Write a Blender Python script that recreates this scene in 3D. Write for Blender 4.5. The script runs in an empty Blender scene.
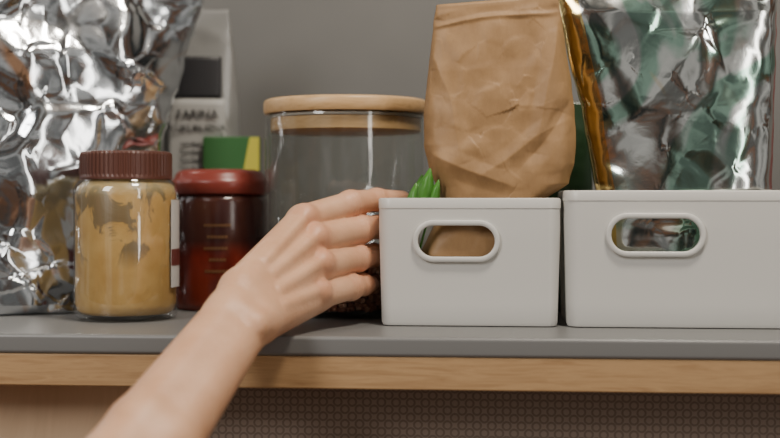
import bpy, bmesh, math, random
import numpy as np
from mathutils import Vector, noise, Matrix
random.seed(4)
C = bpy.context
COL = C.scene.collection
YAW = -0.082

# ------------------------------------------------------------------ helpers
def link(ob, parent=None):
    COL.objects.link(ob)
    if parent: ob.parent = parent
    return ob
def empty(name, loc=(0,0,0), rz=0):
    e = bpy.data.objects.new(name, None); e.empty_display_size = .02
    e.location = loc; e.rotation_euler = (0,0,rz)
    return link(e)
def mesh_ob(name, verts, faces, mat=None, parent=None, smooth=True, loc=(0,0,0), rz=0):
    me = bpy.data.meshes.new(name); me.from_pydata([tuple(v) for v in verts], [], faces); me.update()
    bm = bmesh.new(); bm.from_mesh(me); bmesh.ops.recalc_face_normals(bm, faces=bm.faces); bm.to_mesh(me); bm.free()
    if smooth: me.polygons.foreach_set('use_smooth', [True]*len(me.polygons))
    ob = bpy.data.objects.new(name, me); ob.location = loc; ob.rotation_euler = (0,0,rz)
    if mat: me.materials.append(mat)
    return link(ob, parent)
def sharp(ob, ang=40):
    me = ob.data
    bm = bmesh.new(); bm.from_mesh(me)
    for e in bm.edges:
        if len(e.link_faces)==2 and e.calc_face_angle(0) > math.radians(ang): e.smooth = False
    bm.to_mesh(me); bm.free()
def box(name, x0,x1,y0,y1,z0,z1, mat, parent=None, bevel=0, loc=(0,0,0), rz=0):
    v = [(x0,y0,z0),(x1,y0,z0),(x1,y1,z0),(x0,y1,z0),(x0,y0,z1),(x1,y0,z1),(x1,y1,z1),(x0,y1,z1)]
    f = [(0,3,2,1),(4,5,6,7),(0,1,5,4),(1,2,6,5),(2,3,7,6),(3,0,4,7)]
    ob = mesh_ob(name, v, f, mat, parent, False, loc, rz)
    if bevel:
        m = ob.modifiers.new('bevel','BEVEL'); m.width = bevel; m.segments = 4
        ob.data.polygons.foreach_set('use_smooth',[True]*6)
        wn = ob.modifiers.new('wn','WEIGHTED_NORMAL')
    return ob
def lathe(name, prof, mat, parent=None, seg=112, loc=(0,0,0), closed=False):
    V=[];F=[]; n=len(prof)
    for i in range(seg):
        a = 2*math.pi*i/seg
        for r,z in prof: V.append((r*math.cos(a), r*math.sin(a), z))
    for i in range(seg):
        j=(i+1)%seg
        for k in range(n if closed else n-1):
            l=(k+1)%n
            F.append((i*n+k, j*n+k, j*n+l, i*n+l))
    ob = mesh_ob(name, V, F, mat, parent, True, loc)
    bm = bmesh.new(); bm.from_mesh(ob.data)
    bmesh.ops.remove_doubles(bm, verts=bm.verts, dist=1e-6)
    bmesh.ops.recalc_face_normals(bm, faces=bm.faces)
    bm.to_mesh(ob.data); bm.free()
    sharp(ob, 50)
    return ob

# ------------------------------------------------------------------ materials
def mat(name, col=(.8,.8,.8), rough=.5, metal=0):
    m = bpy.data.materials.new(name); m.use_nodes = True
    b = m.node_tree.nodes['Principled BSDF']
    b.inputs['Base Color'].default_value = (*col,1)
    b.inputs['Roughness'].default_value = rough
    b.inputs['Metallic'].default_value = metal
    return m
def N(m, t, **kw):
    n = m.node_tree.nodes.new(t)
    for k,v in kw.items(): setattr(n,k,v)
    return n
def L(m,a,b): m.node_tree.links.new(a,b)
def P(m): return m.node_tree.nodes['Principled BSDF']
def noise_tex(m, scale, detail=4, stretch=(1,1,1), rough=.5, dist=0):
    tc = N(m,'ShaderNodeTexCoord'); mp = N(m,'ShaderNodeMapping'); mp.inputs['Scale'].default_value = stretch
    n = N(m,'ShaderNodeTexNoise'); n.inputs['Scale'].default_value=scale; n.inputs['Detail'].default_value=detail
    n.inputs['Roughness'].default_value=rough; n.inputs['Distortion'].default_value=dist
    L(m,tc.outputs['Object'],mp.inputs['Vector']); L(m,mp.outputs[0],n.inputs['Vector'])
    return n
def ramp(m, src, stops):
    r = N(m,'ShaderNodeValToRGB'); e = r.color_ramp.elements
    while len(e)<len(stops): e.new(.5)
    for el,(p,c) in zip(e,stops): el.position=p; el.color=(*c,1)
    L(m,src,r.inputs[0]); return r
def bump(m, src, strength=.3, dist=.001):
    b = N(m,'ShaderNodeBump'); b.inputs['Strength'].default_value=strength; b.inputs['Distance'].default_value=dist
    L(m,src,b.inputs['Height']); L(m,b.outputs[0],P(m).inputs['Normal']); return b
def mixc(m, fac, a, b):
    x = N(m,'ShaderNodeMix', data_type='RGBA')
    if hasattr(fac,'links'): L(m,fac,x.inputs[0])
    else: x.inputs[0].default_value=fac
    for s,i in ((a,6),(b,7)):
        if hasattr(s,'links'): L(m,s,x.inputs[i])
        else: x.inputs[i].default_value=(*s,1)
    return x.outputs[2]
def mth(m,op,a,b=None,c=None):
    n=N(m,'ShaderNodeMath',operation=op)
    for i,s in enumerate((a,b,c)):
        if s is None: continue
        if hasattr(s,'links'): L(m,s,n.inputs[i])
        else: n.inputs[i].default_value=s
    return n.outputs[0]
def thin_glass(name, tint=(.95,.97,.97), base=.035, edge=.55):
    m = bpy.data.materials.new(name); m.use_nodes=True; nt=m.node_tree; nt.nodes.clear()
    o=N(m,'ShaderNodeOutputMaterial'); mx=N(m,'ShaderNodeMixShader'); t=N(m,'ShaderNodeBsdfTransparent'); g=N(m,'ShaderNodeBsdfGlossy')
    t.inputs[0].default_value=(*tint,1); g.inputs['Roughness'].default_value=.04
    f=N(m,'ShaderNodeLayerWeight'); f.inputs[0].default_value=.5
    fac=mth(m,'MULTIPLY_ADD',mth(m,'POWER',f.outputs['Facing'],4.0),edge,base)
    L(m,fac,mx.inputs[0]); L(m,t.outputs[0],mx.inputs[1]); L(m,g.outputs[0],mx.inputs[2]); L(m,mx.outputs[0],o.inputs[0])
    return m

M_wall = mat('wall_paint',(.2,.2,.19),.75)
n = noise_tex(M_wall,6,3); L(M_wall, ramp(M_wall,n.outputs[0],[(.3,(.140,.138,.130)),(.7,(.170,.166,.156))]).outputs[0], P(M_wall).inputs['Base Color'])
M_grey = mat('grey_laminate',(.175,.175,.172),.38)
n = noise_tex(M_grey,300,4); bump(M_grey,n.outputs[0],.05,.0005)
def wood(name, a, b, stretch=(3,40,40), rough=.5):
    m = mat(name,a,rough); n = noise_tex(m,5,6,stretch,.6,.6)
    r = ramp(m,n.outputs[0],[(.3,a),(.55,b),(.75,a)])
    L(m,r.outputs[0],P(m).inputs['Base Color']); bump(m,n.outputs[0],.12,.0006); return m
M_oak = wood('oak_edge',(.33,.19,.085),(.47,.295,.145),(4,60,60))
M_oak2 = wood('pale_wood_panel',(.52,.36,.22),(.64,.46,.30),(6,6,1.2))
M_bamboo = wood('bamboo',(.50,.30,.13),(.64,.41,.20),(4,30,60),.4)
M_floor = wood('floor_wood',(.30,.16,.08),(.40,.23,.12),(2,12,2))
M_bin = mat('white_plastic',(.60,.59,.555),.36)
n = noise_tex(M_bin,500,2); bump(M_bin,n.outputs[0],.04,.0003)

M_perf = mat('perforated_panel',(.10,.075,.06),.55)
tc=N(M_perf,'ShaderNodeTexCoord'); sp=N(M_perf,'ShaderNodeSeparateXYZ'); L(M_perf,tc.outputs['Object'],sp.inputs[0])
cell=.0100
def dots(offx,offz):
    x=mth(M_perf,'WRAP',mth(M_perf,'ADD',sp.outputs[0],offx),cell/2,-cell/2)
    z=mth(M_perf,'WRAP',mth(M_perf,'ADD',sp.outputs[2],offz),cell/2,-cell/2)
    d=mth(M_perf,'SQRT',mth(M_perf,'ADD',mth(M_perf,'MULTIPLY',x,x),mth(M_perf,'MULTIPLY',z,z)))
    return mth(M_perf,'LESS_THAN',mth(M_perf,'ABSOLUTE',mth(M_perf,'SUBTRACT',d,.0027)),.0007)
dd=mth(M_perf,'MAXIMUM',dots(0,0),dots(cell/2,cell/2))
L(M_perf,mixc(M_perf,dd,(.27,.21,.17),(.17,.13,.10)),P(M_perf).inputs['Base Color'])
bump(M_perf,dd,.3,.0005).invert=True

def foil(name, base, rough=.14, patches=None, edge=None, fine=70):
    m=mat(name,base,rough,1.0)
    col=base
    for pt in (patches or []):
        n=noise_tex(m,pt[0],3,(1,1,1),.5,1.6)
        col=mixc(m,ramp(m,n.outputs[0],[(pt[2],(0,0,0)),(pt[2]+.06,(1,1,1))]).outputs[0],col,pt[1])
    if edge:
        at=N(m,'ShaderNodeAttribute',attribute_name='u')
        f=mth(m,'LESS_THAN',at.outputs['Fac'],edge[0])
        col=mixc(m,f,col,edge[1])
    if hasattr(col,'links'): L(m,col,P(m).inputs['Base Color'])
    n=noise_tex(m,fine,3,(1,1,1),.5,.5); bump(m,n.outputs[0],.08,.002)
    return m
M_foilL=foil('silver_foil',(.70,.73,.76),.14,[(9,(.62,.36,.22),.58)])  # orange patches are warm room reflections painted into the foil colour
M_foilR=foil('print_reflection_foil',(.80,.82,.80),.15,[(8,(.38,.58,.48),.44),(10,(.78,.62,.34),.60)],(-.80,(.92,.72,.32)))  # colour patches: part print, part green room reflections painted into base colour
M_kraft=mat('kraft_paper',(.36,.205,.10),.55)
n=noise_tex(M_kraft,80,8,(1,1,.5),.7); L(M_kraft,ramp(M_kraft,n.outputs[0],[(.3,(.28,.158,.064)),(.7,(.37,.216,.094))]).outputs[0],P(M_kraft).inputs['Base Color'])
n2=noise_tex(M_kraft,200,4,(1,1,1),.6,.5); bump(M_kraft,n2.outputs[0],.12,.0008)
M_pouch=mat('matte_pouch_film',(.28,.28,.27),.3,.35)
M_label=mat('label_grey',(.40,.40,.38),.5)
M_dark=mat('dark_print',(.03,.03,.033),.4)
M_green=mat('green_carton',(.03,.12,.03),.45)
M_yel=mat('yellow_print',(.50,.46,.05),.45)
M_leaf=mat('green_leaf',(.07,.23,.03),.4)
M_gpack=mat('dark_green_film',(.02,.05,.02),.3)
M_rpack=mat('dark_red_film',(.14,.035,.03),.35)

# ------------------------------------------------------------------ room + shelf
wall = box('wall_back',-1.6,1.6,.38,.42,-1.4,1.1,M_wall,loc=(0,-.092,0),rz=YAW)
box('floor',-1.7,1.7,-2.4,.6,-1.45,-1.4,M_floor)
shelf=empty('wall_shelf',(0,-.092,0),YAW)
box('grey_top',-1.2,1.2,0,.3795,-.0130,0,M_grey,shelf,bevel=.0025)
box('oak_board',-1.2,1.2,.001,.3795,-.0340,-.01305,M_oak,shelf,bevel=.001)
box('cabinet_door',-1.2,-.165,.035,.055,-1.4,-.0345,M_oak2,loc=(0,-.092,0),rz=YAW,bevel=.001)
box('perforated_panel',-.160,1.2,.05,.07,-1.4,-.0345,M_perf,loc=(0,-.092,0),rz=YAW)

# ------------------------------------------------------------------ bins
def rrect(w,y0,y1,rf,rb,seg=8):
    pts=[]
    def arc(cx,cy,r,a0):
        for i in range(seg+1):
            a=a0+math.pi/2*i/seg; pts.append((cx+r*math.cos(a),cy+r*math.sin(a)))
    arc(w/2-rb,y1-rb,rb,0); arc(-w/2+rb,y1-rb,rb,math.pi/2)
    arc(-w/2+rf,y0+rf,rf,math.pi); arc(w/2-rf,y0+rf,rf,1.5*math.pi)
    return pts
def stadium(w,h,seg=16):
    r=h/2; pts=[]
    for i in range(seg+1):
        a=-math.pi/2+math.pi*i/seg; pts.append((w/2-r+r*math.cos(a), r*math.sin(a)))
    for i in range(seg+1):
        a=math.pi/2+math.pi*i/seg; pts.append((-w/2+r+r*math.cos(a), r*math.sin(a)))
    return pts
def storage_bin(name,loc,w,d,h,rf,rb,hole,rz=YAW):
    t=.0022; tp=.0022
    rings=[]
    def ring(off,z):
        rr=lambda r:max(r-off,.001)
        p=rrect(w-2*off,off,d-off,rr(rf),rr(rb)); rings.append([(x,y,z) for x,y in p])
    ring(tp+.003,0.0); ring(tp+.0008,.0008); ring(tp,.003)
    for k in range(1,6): ring(tp*(1-k/6),.003+(h-.012)*k/6)
    ring(.0004,h-.0075); ring(0.0,h-.007); ring(0,h-.0012); ring(.0006,h-.0003); ring(.0014,h)
    ring(.0022,h-.0004); ring(.003,h-.001); ring(.003,h-.01); ring(tp+t,.0045); ring(tp+t+.004,.003)
    V=[p for r in rings for p in r]; n=len(rings[0]); F=[]
    for k in range(len(rings)-1):
        for i in range(n):
            j=(i+1)%n; F.append((k*n+i,k*n+j,(k+1)*n+j,(k+1)*n+i))
    F.append(tuple(range(n-1,-1,-1))); F.append(tuple((len(rings)-1)*n+i for i in range(n)))
    root=empty(name,loc,rz)
    body=mesh_ob('body',V,F,M_bin,root)
    cx,cz,iw,ih=hole
    st=stadium(iw,ih); m=len(st)
    cv=[(cx+x,-.01,cz+z) for x,z in st]+[(cx+x,.012,cz+z) for x,z in st]
    cf=[(i,(i+1)%m,m+(i+1)%m,m+i) for i in range(m)]+[tuple(range(m)),tuple(range(2*m-1,m-1,-1))]
    cut=mesh_ob('cutter',cv,cf,None,root)
    bo=body.modifiers.new('b','BOOLEAN'); bo.object=cut; bo.solver='EXACT'
    C.view_layer.update(); dg=C.evaluated_depsgraph_get()
    nm=bpy.data.meshes.new_from_object(body.evaluated_get(dg)); body.modifiers.clear(); body.data=nm
    bpy.data.objects.remove(cut)
    sharp(body,35)
    prof=[(0,.0035),(0,-.0012),(.0006,-.0018),(.0032,-.0018),(.0038,-.0012),(.0038,.0018),(.0030,.0035)]
    V=[];F=[];q=len(prof)
    for k,(o,y) in enumerate(prof):
        for x,z in stadium(iw+2*o,ih+2*o): V.append((cx+x,y,cz+z))
    for k in range(q):
        l=(k+1)%q
        for i in range(m):
            j=(i+1)%m; F.append((k*m+i,k*m+j,l*m+j,l*m+i))
    g=mesh_ob('grip_ring',V,F,M_bin,root); sharp(g,50)
    return root
storage_bin('storage_bin',(.0545,-.0295,0),.127,.045,.0893,.010,.020,(-.0087,.0594,.053,.0215))
storage_bin('storage_bin.001',(.2056,-.0430,0),.173,.100,.0945,.012,.020,(-.0245,.0640,.0600,.0225))

# ------------------------------------------------------------------ pouches / bags
def lerp_tab(tab,z):
    if z<=tab[0][0]: return tab[0][1:]
    for a,b in zip(tab,tab[1:]):
        if z<=b[0]:
            t=(z-a[0])/(b[0]-a[0])
            return tuple(a[i]+(b[i]-a[i])*t for i in range(1,len(a)))
    return tab[-1][1:]
def tri(x):
    x=x-math.floor(x)
    return abs(2*x-1)
def creases(p,dirs,warp,wf,seed):
    w=noise.noise_vector(p*wf+Vector((seed,0,0)))*warp
    s=0
    for d,f,a,ph in dirs:
        m=.5+.5*noise.noise(p*wf*.8+Vector((ph*50,seed,7)))*1.6
        s+=a*(tri((p+w).dot(d)*f+ph)-.5)*max(0,m)
    return s
def mkdirs(seed,n,fmin,fmax,amp):
    r=random.Random(seed); out=[]
    for i in range(n):
        d=Vector((r.uniform(-1,1),0,r.uniform(-1,1))).normalized()
        f=r.uniform(fmin,fmax); out.append((d,f,amp*fmin/f*r.uniform(.6,1.2),r.random()))
    return out
def facets(p,sc,amp,seed,sharpn=9):
    q=Vector((p.x*sc,p.y*sc,p.z*sc))+Vector((seed*3.1,0,seed))
    d,pts=noise.voronoi(q)
    hgt=0; wsum=0
    for k in range(3):
        c=pts[k]; h=noise.cell_vector(c*7.3+Vector((.37,.11,.53)))
        tilt=Vector((h.x-.5,0,h.z-.5))
        hk=(q-c).dot(tilt)*1.6+(h.y-.5)*.35
        w=max(1e-4,math.exp(-(d[k]-d[0])*sharpn)); hgt+=hk*w; wsum+=w
    return amp*hgt/wsum
def bag(name,tab,yc,loc,rz,mat_,amp,freq,seed,nu=110,nv=150,seal_top=.012,power=2.2,ztilt=0,parent=None,warp=.02,nd=7,fspan=3,fineamp=.2,rag=.9,profpow=.55,fac=None,zedge=0.08,folds=None,sharpn=9):
    z0=tab[0][0]; z1=tab[-1][0]
    dirs=mkdirs(seed,nd,freq,freq*fspan,amp)
    fine=mkdirs(seed+9,5,freq*5,freq*9,amp*fineamp)
    V=[];U=[];F=[]
    for side in (-1,1):
        for j in range(nv+1):
            t=j/nv; z=z0+(z1-z0)*t
            ul,ur,th=lerp_tab(tab,z)
            for i in range(nu+1):
                s=-1+2*i/nu
                x=ul+(ur-ul)*(s+1)/2
                e=max(0,1-abs(s)**power)**profpow
                y=side*th*e
                p=Vector((x,side*.3,z))
                edge=min(1,(1-abs(s))/zedge)
                topf=min(1,max(0,(z1-z)/seal_top-1)) if seal_top>0 else 1
                botf=min(1,(z-z0)/.006)
                dsp=(creases(p,dirs,warp,14,seed)+creases(p,fine,warp*.3,40,seed+3))
                if fac:
                    wv=noise.noise_vector(p*25)*.006
                    for sc,am in fac: dsp+=facets(p+wv,sc,am,seed,sharpn)
                wob=noise.noise(p*22)*.005
                for (fx0,fz0,fx1,fz1,fw,fa) in (folds or []):
                    dx,dz=fx1-fx0,fz1-fz0; ln=math.hypot(dx,dz)
                    tt=((x-fx0)*dx+(z-fz0)*dz)/ln/ln; dist=abs(((x-fx0)*dz-(z-fz0)*dx)/ln+wob)
                    tp=math.sin(math.pi*min(1,max(0,tt)))**.5
                    dsp+=fa*max(0,1-dist/fw)**1.3*tp
                wav=noise.noise(Vector((x*18,z*12,seed)))*amp*1.2
                y+=side*dsp*edge*botf*(.15+.85*topf)+wav*min(1,t*3)
                xo=(noise.noise(Vector((s*2,z*30,seed+5)))+.4*noise.noise(Vector((s*2,z*90,seed+5))))*amp*rag*(abs(s)**3)
                zz=z+ztilt*s*t+(t**8)*noise.noise(Vector((x*60,seed,3)))*amp*.7
                if abs(s)>.9999: y=wav*min(1,t*3)
                V.append((x+xo,yc+y,zz)); U.append(s)
    n=nu+1; off=n*(nv+1)
    for j in range(nv):
        for i in range(nu):
            a=j*n+i; F.append((a,a+1,a+n+1,a+n)); b=off+a; F.append((b,b+n,b+n+1,b+1))
    for i in range(nu):
        F.append((i,off+i,off+i+1,i+1)); a=nv*n+i; F.append((a,a+1,off+a+1,off+a))
    me=bpy.data.meshes.new(name); me.from_pydata(V,[],F); me.update()
    at=me.attributes.new('u','FLOAT','POINT'); at.data.foreach_set('value',U)
    bm=bmesh.new(); bm.from_mesh(me); bmesh.ops.remove_doubles(bm,verts=bm.verts,dist=2e-5); bmesh.ops.recalc_face_normals(bm,faces=bm.faces); bm.to_mesh(me); bm.free()
    me.polygons.foreach_set('use_smooth',[True]*len(me.polygons))
    ob=bpy.data.objects.new(name,me); me.materials.append(mat_); ob.location=loc; ob.rotation_euler=(0,0,rz)
    return link(ob,parent)

# kraft paper bag
kx=.0755
K=[(.004,.014,.103,.0130),(.05,.020,.106,.0135),(.080,.036,.109,.0130),(.0885,.036,.1105,.0135),(.098,.0335,.1255,.014),(.112,.0275,.1300,.0150),(.128,.0242,.1310,.0150),(.150,.0240,.1300,.013),(.18,.0265,.1260,.010),(.212,.0305,.1205,.0045),(.2275,.0325,.1182,.0022),(.2290,.0327,.1182,.0008)]
K=[(z,a-kx,b-kx,t) for z,a,b,t in K]
KF=[(-.060,.214,.056,.219,.0030,.0015),(-.050,.210,-.020,.115,.010,.0022),(.046,.215,.026,.120,.011,.0022),(-.055,.130,.012,.095,.010,.0026),(.058,.160,.012,.105,.010,-.0022),(-.015,.105,.052,.145,.009,.0016)]
bag('kraft_paper_bag',K,0,(kx,-.0110,0),YAW*.9,M_kraft,.0012,9,23,nu=190,nv=280,seal_top=.004,ztilt=.003,warp=.010,power=8,nd=7,fspan=3.5,fineamp=.15,rag=1.2,profpow=.9,fac=((26,.0036),(60,.0010)),folds=KF,sharpn=12,zedge=.05)
# foil bag in right bin
fx=.205
FR=[(.004,.150,.262,.018),(.06,.148,.266,.022),(.095,.1465,.270,.022),(.16,.135,.272,.020),(.22,.120,.2735,.014),(.262,.112,.274,.002)]
FR=[(z,a-fx,b-fx,t) for z,a,b,t in FR]
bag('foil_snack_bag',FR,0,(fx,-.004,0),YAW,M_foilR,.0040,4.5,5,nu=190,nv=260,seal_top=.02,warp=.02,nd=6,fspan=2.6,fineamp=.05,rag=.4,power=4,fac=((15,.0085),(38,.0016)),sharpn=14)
# big silver foil bag left
FL=[(.001,-.095,.074,.034),(.03,-.10,.082,.035),(.08,-.105,.090,.034),(.14,-.11,.098,.032),(.20,-.115,.116,.026),(.25,-.12,.130,.014),(.285,-.12,.132,.002)]
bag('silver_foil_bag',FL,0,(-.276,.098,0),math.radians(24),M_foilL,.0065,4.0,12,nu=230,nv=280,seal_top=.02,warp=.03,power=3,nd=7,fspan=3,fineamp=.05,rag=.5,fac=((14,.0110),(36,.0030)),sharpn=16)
# pouch at the back with label
pr=empty('flour_pouch',(-.176,.205,0),.02)
PT=[(.001,-.040,.046,.018),(.08,-.043,.046,.018),(.16,-.040,.044,.014),(.21,-.026,.040,.008),(.255,-.012,.034,.001)]
bag('pouch_body',PT,0,(0,0,0),0,M_pouch,.0018,9,33,parent=pr,nu=60,nv=90)
def curved_patch(name,x0,x1,z0,z1,y,m,parent,bow=.0):
    V=[];F=[];n=12
    for j in range(n+1):
        for i in range(n+1):
            s=-1+2*i/n; V.append((x0+(x1-x0)*i/n,y+bow*s*s,z0+(z1-z0)*j/n))
    for j in range(n):
        for i in range(n):
            a=j*(n+1)+i; F.append((a,a+1,a+n+2,a+n+1))
    ob=mesh_ob(name,V,F,m,parent)
    so=ob.modifiers.new('s','SOLIDIFY'); so.thickness=.0003
    return ob
curved_patch('label_dark',-.014,.030,.176,.212,-.0165,M_dark,pr,.003)
curved_patch('label_panel',-.016,.034,.100,.175,-.0215,M_label,pr,.003)
def text(body,size,loc,m,parent,name='label_text',rot=(math.pi/2,0,0)):
    c=bpy.data.curves.new(name,'FONT'); c.body=body; c.size=size; c.extrude=.0002; c.align_x='CENTER'; c.offset=.0001
    o=bpy.data.objects.new(name,c); o.location=loc; o.rotation_euler=rot; c.materials.append(m); return link(o,parent)
text('FARINA',.0105,(.010,-.0228,.158),M_dark,pr); text('KUKURUZNA',.0080,(.010,-.0228,.147),M_dark,pr,'label_text_b')
for k in range(4): text('corn flour 500 g',.0045,(.010,-.0228,.135-.007*k),M_dark,pr,'label_small_%d'%k)

# green carton
gc=empty('green_carton',(-.134,.185,0),.03)
box('carton_body',-.026,.022,-.009,.007,0,.142,M_green,gc,bevel=.001)
mesh_ob('yellow_stripe',[(.006,-.0094,.10),(.0218,-.0094,.10),(.0218,-.0094,.1415),(.014,-.0094,.1415),(.006,-.0088,.10),(.0218,-.0088,.10),(.0218,-.0088,.1415),(.014,-.0088,.1415)],
  [(0,1,2,3),(4,7,6,5),(0,4,5,1),(1,5,6,2),(2,6,7,3),(3,7,4,0)],M_yel,gc,False)

# packets behind
GP=[(.001,-.03,.032,.008),(.08,-.03,.033,.010),(.13,-.026,.03,.008),(.165,-.022,.027,.001)]
bag('green_food_packet',GP,0,(.127,.088,0),YAW,M_gpack,.002,12,51,nu=60,nv=70)
RP=[(.001,-.045,.05,.012),(.12,-.046,.05,.012),(.19,-.046,.05,.008),(.235,-.045,.05,.001)]
bag('red_food_packet',RP,0,(.355,.075,0),YAW,M_rpack,.002,10,52,nu=60,nv=70)

# herb leaves
def leaf(V,F,base,tip,w,bend):
    base=Vector(base);tip=Vector(tip);n=14;o=len(V)
    ax=(tip-base); sd=ax.cross(Vector((0,1,0))).normalized()
    for i in range(n+1):
        t=i/n; c=base+ax*t+Vector(bend)*math.sin(t*math.pi*.5)**2
        ww=w*(math.sin(math.pi*min(1,max(0,(t-.70)/.30))**.8*.98+.02) if t>.70 else .12)+.0003
        V+= [tuple(c-sd*ww+Vector((0,.0015,0))),tuple(c+Vector((0,-.001,0))),tuple(c+sd*ww+Vector((0,.0015,0)))]
    for i in range(n):
        a=o+i*3; F+=[(a,a+1,a+4,a+3),(a+1,a+2,a+5,a+4)]
V=[];F=[]
for b,t,w,bd in [((.006,-.011,.006),(.0185,-.010,.100),.0056,(0,0,0)),((.007,-.014,.006),(.028,-.0245,.110),.0060,(0,0,0)),((.008,-.008,.006),(.034,-.0245,.102),.0045,(0,0,0)),((.006,-.006,.006),(.023,-.004,.106),.0055,(.0,0,0))]:
    leaf(V,F,b,t,w,bd)
hb=mesh_ob('herb_sprig',V,F,M_leaf); so=hb.modifiers.new('s','SOLIDIFY'); so.thickness=.0004

# ------------------------------------------------------------------ peanut butter jar
M_pb=mat('peanut_butter',(.50,.30,.09),.35)
n=noise_tex(M_pb,30,5,(1,1,.7),.6,1.3); r=ramp(M_pb,n.outputs[0],[(.51,(0,0,0)),(.55,(1,1,1))])
tc=N(M_pb,'ShaderNodeTexCoord'); sp2=N(M_pb,'ShaderNodeSeparateXYZ'); L(M_pb,tc.outputs['Object'],sp2.inputs[0])
zr=ramp(M_pb,mth(M_pb,'MULTIPLY',sp2.outputs[2],8),[(.30,(0,0,0)),(.42,(.85,.85,.85))])
msk=mth(M_pb,'MULTIPLY',r.outputs[0],zr.outputs[0])
top=ramp(M_pb,mth(M_pb,'MULTIPLY',sp2.outputs[2],8),[(.72,(0,0,0)),(.78,(1,1,1))])
n3=noise_tex(M_pb,70,4); basec=ramp(M_pb,n3.outputs[0],[(.3,(.47,.28,.085)),(.7,(.56,.36,.13))])
c1=mixc(M_pb,msk,basec.outputs[0],(.16,.12,.065)); c2=mixc(M_pb,mth(M_pb,'MULTIPLY',top.outputs[0],.5),c1,(.42,.36,.20))
L(M_pb,c2,P(M_pb).inputs['Base Color']); bump(M_pb,n.outputs[0],.4,.002)
M_glass=thin_glass('jar_glass',(.98,.985,.98),.10,.65)
M_lidb=mat('brown_lid_plastic',(.10,.036,.024),.4)
M_paper=mat('white_label_paper',(.6,.58,.55),.35)
pj=empty('peanut_butter_jar',(-.1956,.034,0))
lathe('glass_body',[(0,.0),(.030,.0),(.0345,.0008),(.0372,.003),(.0383,.007),(.0383,.022),(.0379,.025),(.0379,.088),(.0383,.091),(.0380,.096),(.0355,.1005),(.0322,.1035),(.0318,.110)],M_glass,pj)
lathe('peanut_butter',[(0,.0045),(.032,.0045),(.0352,.007),(.0366,.012),(.0368,.092),(.0348,.098),(.0308,.1015),(.0305,.108),(0,.108)],M_pb,pj)
V=[];F=[];seg=240
prof=[(0,.1236),(.0312,.1236),(.0326,.1230),(.0333,.1215),(.0333,.1065),(.0337,.1045),(.0337,.1030),(.0322,.1030),(0,.1030)]
for i in range(seg):
    a=2*math.pi*i/seg
    for k,(r_,z) in enumerate(prof):
        rr=r_+( .00035*(1 if (i//2)%2 else -1) if k in (3,4) else 0); V.append((rr*math.cos(a),rr*math.sin(a),z))
n_=len(prof)
for i in range(seg):
    j=(i+1)%seg
    for k in range(n_-1): F.append((i*n_+k,j*n_+k,j*n_+k+1,i*n_+k+1))
ld=mesh_ob('lid',V,F,M_lidb,pj,False)
def arc_label(name,r_,a0,a1,z0,z1,m,parent):
    V=[];F=[];n=30
    for i in range(n+1):
        a=math.radians(a0+(a1-a0)*i/n)
        for rr in (r_,r_+.0003):
            V+=[(rr*math.cos(a),rr*math.sin(a),z0),(rr*math.cos(a),rr*math.sin(a),z1)]
    for i in range(n):
        a=i*4;b=a+4; F+=[(a,b,b+1,a+1),(a+2,a+3,b+3,b+2),(a,a+2,b+2,b),(a+1,b+1,b+3,a+3)]
    F+=[(0,1,3,2),(n*4,n*4+2,n*4+3,n*4+1)]
    return mesh_ob(name,V,F,m,parent,False)
arc_label('paper_label',.0386,-22,150,.024,.088,M_paper,pj)
arc_label('red_label_band',.0389,-22,150,.040,.052,M_rpack,pj)

# ------------------------------------------------------------------ dark red jar
M_tin=mat('dark_red_jar',(.06,.012,.010),.18)
tc=N(M_tin,'ShaderNodeTexCoord'); s3=N(M_tin,'ShaderNodeSeparateXYZ'); L(M_tin,tc.outputs['Object'],s3.inputs[0])
zr=ramp(M_tin,mth(M_tin,'MULTIPLY',s3.outputs[2],10),[(.05,(.19,.030,.015)),(.42,(.20,.024,.013)),(.56,(.050,.016,.012)),(.9,(.07,.025,.018))])
n=noise_tex(M_tin,60,3,(1,1,.4)); L(M_tin,mixc(M_tin,ramp(M_tin,n.outputs[0],[(.45,(0,0,0)),(.6,(.5,.5,.5))]).outputs[0],zr.outputs[0],(.03,.006,.006)),P(M_tin).inputs['Base Color'])
M_lidr=mat('red_lid',(.19,.032,.022),.32)
M_gold=mat('gold_print',(.22,.11,.045),.4,.3)
tj=empty('dark_red_coffee_jar',(-.1383,.125,0))
lathe('jar_body',[(0,0),(.035,0),(.038,.002),(.0388,.006),(.0388,.086),(.037,.091),(.035,.0925),(0,.0925)],M_tin,tj)
lathe('jar_lid',[(0,.1125),(.028,.1125),(.033,.1112),(.0355,.1085),(.037,.105),(.0392,.103),(.0394,.101),(.0394,.0935),(.0385,.0925),(0,.0925)],M_lidr,tj)
for k,(w,a) in enumerate([(34,-84),(26,-84),(30,-86),(22,-84),(28,-86)]):
    for q in range(int(w/4)):
        arc_label('gold_mark_%d_%d'%(k,q),.0389,a-w/2+q*4,a-w/2+q*4+3.2,.067-.009*k,.069-.009*k,M_gold,tj)

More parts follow.
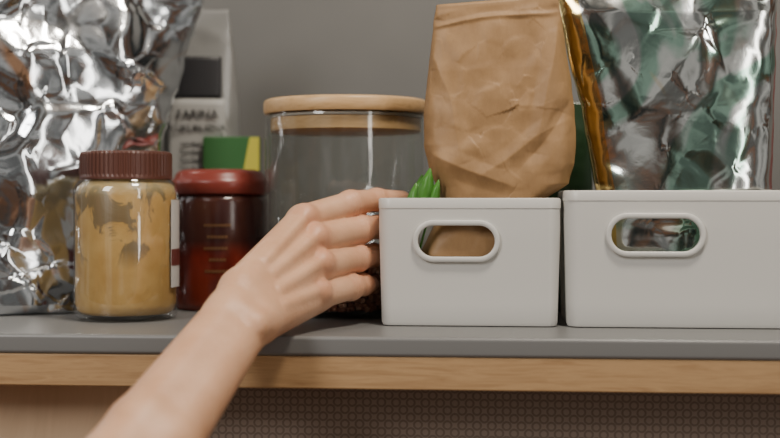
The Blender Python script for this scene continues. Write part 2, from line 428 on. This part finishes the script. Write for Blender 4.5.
# ------------------------------------------------------------------ glass storage jar
gj=empty('glass_storage_jar',(-.0344,.0865,0))
R=.0633
M_glass2=thin_glass('storage_glass',(.95,.96,.955),.05,.6)
lathe('glass_body',[(0,0),(R-.006,0),(R-.002,.0012),(R,.005),(R,.150),(R-.0006,.1535),(R-.0018,.1540),(R-.0028,.1530),(R-.003,.149),(R-.003,.008),(R-.006,.005),(0,.005)],M_glass2,gj)
lathe('bamboo_lid',[(0,.1655),(R-.002,.1655),(R+.0003,.1645),(R+.001,.163),(R+.001,.1565),(R,.1545),(0,.1545)],M_bamboo,gj)
lathe('bamboo_plug',[(0,.1540),(R-.0075,.1540),(R-.0075,.1515),(R-.0048,.1510),(R-.0045,.1415),(R-.006,.1405),(0,.1405)],M_bamboo,gj)
M_sil=mat('silicone_seal',(.55,.52,.46),.4)
lathe('seal_ring',[(R-.0075,.1538),(R-.0036,.1534),(R-.0032,.1524),(R-.0036,.1514),(R-.0075,.1512)],M_sil,gj)
M_bean=mat('brown_grains',(.14,.035,.025),.6)
oi=N(M_bean,'ShaderNodeAttribute',attribute_name='u'); L(M_bean,ramp(M_bean,oi.outputs['Fac'],[(0,(.24,.09,.06)),(.5,(.46,.20,.13)),(1,(.68,.40,.28))]).outputs[0],P(M_bean).inputs['Base Color'])
bm=bmesh.new(); bmesh.ops.create_icosphere(bm,subdivisions=1,radius=1); bv=[v.co.copy() for v in bm.verts]; bf=[[v.index for v in f.verts] for f in bm.faces]; bm.free()
V=[];F=[];U=[]
rb=R-.0058
def addbean(c,r_):
    o=len(V); rot=Matrix.Rotation(random.uniform(0,6.28),3,Vector((random.uniform(-1,1),random.uniform(-1,1),random.uniform(-1,1))).normalized())
    u=random.random()
    for v in bv:
        V.append(tuple(Vector(c)+rot@Vector((v.x*r_*1.3,v.y*r_,v.z*r_*.85)))); U.append(u)
    for f in bf: F.append(tuple(o+i for i in f))
for ly in range(12):
    z=.0072+ly*.0030
    for k in range(100):
        a=2*math.pi*(k+.5*(ly%2)+random.uniform(-.3,.3))/100; rr=rb*random.uniform(.97,.99); addbean((rr*math.cos(a),rr*math.sin(a),z+random.uniform(-.0008,.0008)),.0021)
for k in range(900):
    a=random.uniform(0,6.283); r_=rb*math.sqrt(random.random())*.97; addbean((r_*math.cos(a),r_*math.sin(a),.041+random.uniform(-.002,.002)),.0023)
bb=mesh_ob('grains',V,F,M_bean,gj); at=bb.data.attributes.new('u','FLOAT','POINT'); at.data.foreach_set('value',U)
lathe('grain_core',[(0,.0055),(rb*.95,.0055),(rb*.95,.040),(0,.040)],mat('grain_core_brown',(.16,.065,.04),.8),gj)

# ------------------------------------------------------------------ hand and forearm
def A(*p): return np.array(p,float)
W=A(-.0953,-.115,.0125); Fo=A(-.1322,-.200,-.0443); El=Fo+A(-.085,-.190,-.125)
MC=dict(i=A(-.0611,-.028,.0735),m=A(-.0530,-.034,.0600),r=A(-.0490,-.041,.0425),p=A(-.0505,-.050,.0235))
CH={
 'i':[(MC['i'],.0108),(A(-.028,-.001,.0850),.0095),(A(-.0100,.0172,.0880),.0080),(A(.0090,.0295,.0880),.0068)],
 'm':[(MC['m'],.0112),(A(-.0215,-.0015,.0670),.0101),(A(-.0085,.0180,.0685),.0082),(A(.0095,.0300,.0680),.0066)],
 'r':[(MC['r'],.0108),(A(-.0235,-.0055,.0470),.0099),(A(-.0120,.0145,.0480),.0081),(A(.0040,.0275,.0475),.0064)],
 'p':[(MC['p'],.0102),(A(-.0275,-.0200,.0272),.0090),(A(-.0190,-.0015,.0275),.0075),(A(-.0138,.0135,.0270),.0060)],
}
TH=[(A(-.0930,-.082,.0300),.0125),(A(-.0850,-.046,.0440),.0115),(A(-.0820,-.008,.0480),.0100),(A(-.0850,.024,.0500),.0080)]
car=dict(i=W+A(.000,.016,.0185),m=W+A(.003,.014,.0120),r=W+A(.008,.010,.0050),p=W+A(.013,.004,-.0005))
palm=[]
for k,r0,r1 in (('i',.0130,.0104),('m',.0132,.0108),('r',.0130,.0104),('p',.0130,.0098)):
    palm.append((car[k],MC[k],r0,r1))
back=A(.0,.010,-.004)
palm.append((car['i']+back,MC['i']+back*.6+A(-.004,-.004,-.006),.013,.010))
palm.append((car['p']+back*.5,MC['p']+back*.8,.0120,.0100))
palm.append((MC['i']+A(0,.004,-.002),MC['p']+A(0,.006,0),.0092,.0090))
sd=A(-.80,.10,.58); sd/=np.linalg.norm(sd)
arm=[(W+sd*.0062,Fo+sd*.0075,.0156,.0196),(W-sd*.0062,Fo-sd*.0075,.0156,.0196),
     (Fo+sd*.0075,El+sd*.008,.0196,.031),(Fo-sd*.0075,El-sd*.008,.0196,.031),
     (W+sd*.0062,car['i'],.0156,.0130),(W-sd*.0062,car['p'],.0156,.0128),(W,car['m'],.0154,.0135),(W,car['r'],.0154,.0135)]
nb=A(.40,-.72,.45); nb/=np.linalg.norm(nb)
tend=[(car[k]+(MC[k]-car[k])*.30+nb*.0108, MC[k]+nb*.0098,.0031,.0042) for k in 'imrp']
def sdseg(Pp,a,b,ra,rb):
    ab=b-a; t=np.clip(((Pp-a)@ab)/(ab@ab),0,1); q=a+t[:,None]*ab
    return np.linalg.norm(Pp-q,axis=1)-(ra+(rb-ra)*t)
def smin(a,b,k):
    h=np.clip(.5+.5*(b-a)/k,0,1); return b+(a-b)*h-k*h*(1-h)
def chain_sdf(Pp,ch,k=.003):
    f=None
    for (a,ra),(b,rb_) in zip(ch,ch[1:]):
        d=sdseg(Pp,a,b,ra,rb_*.97); f=d if f is None else smin(f,d,k)
    for (a,ra) in ch[1:-1]:
        d=np.linalg.norm(Pp-a,axis=1)-ra*1.05; f=smin(f,d,.002)
    return f
ulna=W-sd*.011+nb*.012
def SDF(Pp):
    f=None
    for s in arm+palm:
        d=sdseg(Pp,*s); f=d if f is None else smin(f,d,.005)
    for s in tend:
        f=smin(f,sdseg(Pp,*s),.003)
    for k in 'imrp':
        f=smin(f,np.linalg.norm(Pp-(MC[k]+nb*.0060),axis=1)-.0095,.0025)
    f=smin(f,np.linalg.norm(Pp-ulna,axis=1)-.0075,.006)
    g=None
    for k in 'imrp':
        d=chain_sdf(Pp,CH[k]); g=d if g is None else smin(g,d,.0006)
    f=smin(f,g,.0035)
    f=smin(f,chain_sdf(Pp,TH,.005),.007)
    return f
bm=bmesh.new()
def addcap(a,b,ra,rb_):
    a=Vector(a);b=Vector(b);d=(b-a); n=max(2,int(d.length/.004))
    for i in range(n+1):
        t=i/n; r_=ra+(rb_-ra)*t
        bmesh.ops.create_icosphere(bm,subdivisions=2,radius=r_,matrix=Matrix.Translation(a+d*t))
for s in arm+palm+tend: addcap(*s)
for ch in list(CH.values())+[TH]:
    for (a,ra),(b,rb_) in zip(ch,ch[1:]): addcap(a,b,ra,rb_)
me=bpy.data.meshes.new('tmp'); bm.to_mesh(me); bm.free()
tmp=bpy.data.objects.new('tmp',me); link(tmp)
rm=tmp.modifiers.new('r','REMESH'); rm.mode='VOXEL'; rm.voxel_size=.0010; rm.adaptivity=0
C.view_layer.update(); dg=C.evaluated_depsgraph_get()
hm=bpy.data.meshes.new_from_object(tmp.evaluated_get(dg)); bpy.data.objects.remove(tmp)
nv=len(hm.vertices); co=np.empty(nv*3); hm.vertices.foreach_get('co',co); co=co.reshape(-1,3)
def grad(Pp,e=2e-4):
    g=np.empty_like(Pp)
    for ax in range(3):
        d=np.zeros(3); d[ax]=e; g[:,ax]=(SDF(Pp+d)-SDF(Pp-d))/(2*e)
    return g
ed=np.empty(len(hm.edges)*2,dtype=int); hm.edges.foreach_get('vertices',ed); ed=ed.reshape(-1,2)
deg=np.bincount(ed.ravel(),minlength=nv)[:,None]
def lap(co):
    s=np.zeros_like(co)
    for ax in range(3):
        s[:,ax]=np.bincount(ed[:,0],co[ed[:,1],ax],nv)+np.bincount(ed[:,1],co[ed[:,0],ax],nv)
    return s/np.maximum(deg,1)
for it in range(8):
    co=co+(lap(co)-co)*.5
    f=SDF(co); g=grad(co); nn=np.maximum((g*g).sum(1),.05)
    co=co-g*(f/nn)[:,None]*.9
for it in range(2): co=co+(lap(co)-co)*.4
g=grad(co); g/=np.maximum(np.linalg.norm(g,axis=1),1e-6)[:,None]
disp=np.zeros(nv); red=np.zeros(nv)
for k in 'imrp':
    ch=CH[k]
    for j,w,amp in ((1,.0050,.0009),(2,.003,.0005)):
        a=ch[j][0]; d=ch[j+1][0]-ch[j-1][0]; d/=np.linalg.norm(d)
        rel=co-a; t=rel@d; dist=np.linalg.norm(rel,axis=1)
        m=np.exp(-(t/w)**2)*(dist<ch[j][1]*1.5)*np.clip(g@nb*1.5,0,1)
        disp-=amp*m*(.5+.5*np.cos(t*2*math.pi/.0026+np.sin((rel@sd)*500)*.6))
        red+=.7*np.exp(-(dist/.011)**2)
    red+=.8*np.exp(-(np.linalg.norm(co-MC[k]-nb*.010,axis=1)/.009)**2)
    red+=.5*np.exp(-(np.linalg.norm(co-ch[3][0],axis=1)/.010)**2)
co=co+g*disp[:,None]
hm.vertices.foreach_set('co',co.ravel()); hm.update()
at=hm.attributes.new('red','FLOAT','POINT'); at.data.foreach_set('value',np.clip(red,0,1))
hm.polygons.foreach_set('use_smooth',[True]*len(hm.polygons))
M_skin=mat('skin',(.62,.36,.25),.42)
b=P(M_skin); b.inputs['Subsurface Weight'].default_value=.08; b.inputs['Subsurface Radius'].default_value=(1,.35,.2); b.inputs['Subsurface Scale'].default_value=.004
at=N(M_skin,'ShaderNodeAttribute',attribute_name='red')
n=noise_tex(M_skin,45,5); c0=ramp(M_skin,n.outputs[0],[(.3,(.61,.33,.19)),(.7,(.71,.415,.255))])
L(M_skin,mixc(M_skin,mth(M_skin,'MULTIPLY',at.outputs['Fac'],.65),c0.outputs[0],(.63,.24,.135)),b.inputs['Base Color'])
n=noise_tex(M_skin,380,6,(1,1,1),.65); bump(M_skin,n.outputs[0],.35,.001)
hm.materials.clear(); hm.materials.append(M_skin)
hand=bpy.data.objects.new('reaching_human_hand_and_forearm',hm); link(hand)

# ------------------------------------------------------------------ world + lights
w=bpy.data.worlds.new('kitchen_ambience'); C.scene.world=w; w.use_nodes=True; nt=w.node_tree
bg=nt.nodes['Background']; tc=nt.nodes.new('ShaderNodeTexCoord'); nz=nt.nodes.new('ShaderNodeTexNoise'); nz.inputs['Scale'].default_value=2.6; nz.inputs['Detail'].default_value=1.5; nz.inputs['Distortion'].default_value=.8
rp=nt.nodes.new('ShaderNodeValToRGB'); e=rp.color_ramp.elements
st=[(.32,(.015,.022,.022)),(.42,(.06,.075,.072)),(.47,(.46,.18,.07)),(.50,(.08,.085,.08)),(.57,(.30,.295,.28)),(.64,(1.15,1.1,1.02)),(.72,(.22,.22,.21))]
while len(e)<len(st): e.new(.5)
for el,(p,c) in zip(e,st): el.position=p; el.color=(*c,1)
nt.links.new(tc.outputs['Generated'],nz.inputs['Vector']); nt.links.new(nz.outputs[0],rp.inputs[0]); nt.links.new(rp.outputs[0],bg.inputs[0]); bg.inputs[1].default_value=.40
def area(name,loc,target,size,power,col):
    l=bpy.data.lights.new(name,'AREA'); l.shape='RECTANGLE'; l.size=size[0]; l.size_y=size[1]; l.energy=power; l.color=col
    o=bpy.data.objects.new(name,l); o.location=loc; o.rotation_euler=(Vector(target)-Vector(loc)).to_track_quat('-Z','Y').to_euler(); return link(o)
area('window_light',(-1.0,-1.2,1.0),(0,0,.05),(.45,.75),17,(1.0,.97,.93))
area('window_light.001',(1.15,-1.55,.55),(0,0,.1),(.18,1.4),7,(1.0,.95,.88))
area('ceiling_lamp',(.3,-.5,1.3),(0,0,.1),(.25,.25),18,(1.0,.90,.77))

# ------------------------------------------------------------------ camera
cam=bpy.data.cameras.new('camera'); co_=bpy.data.objects.new('camera',cam); link(co_)
co_.location=(0,-.9,.0879); co_.rotation_euler=(math.pi/2,0,0)
cam.lens=58.15; cam.sensor_width=36; cam.shift_y=-.0244; cam.clip_start=.01
cam.dof.use_dof=True; cam.dof.focus_distance=.87; cam.dof.aperture_fstop=3.6
C.scene.camera=co_
print('hand verts',nv)
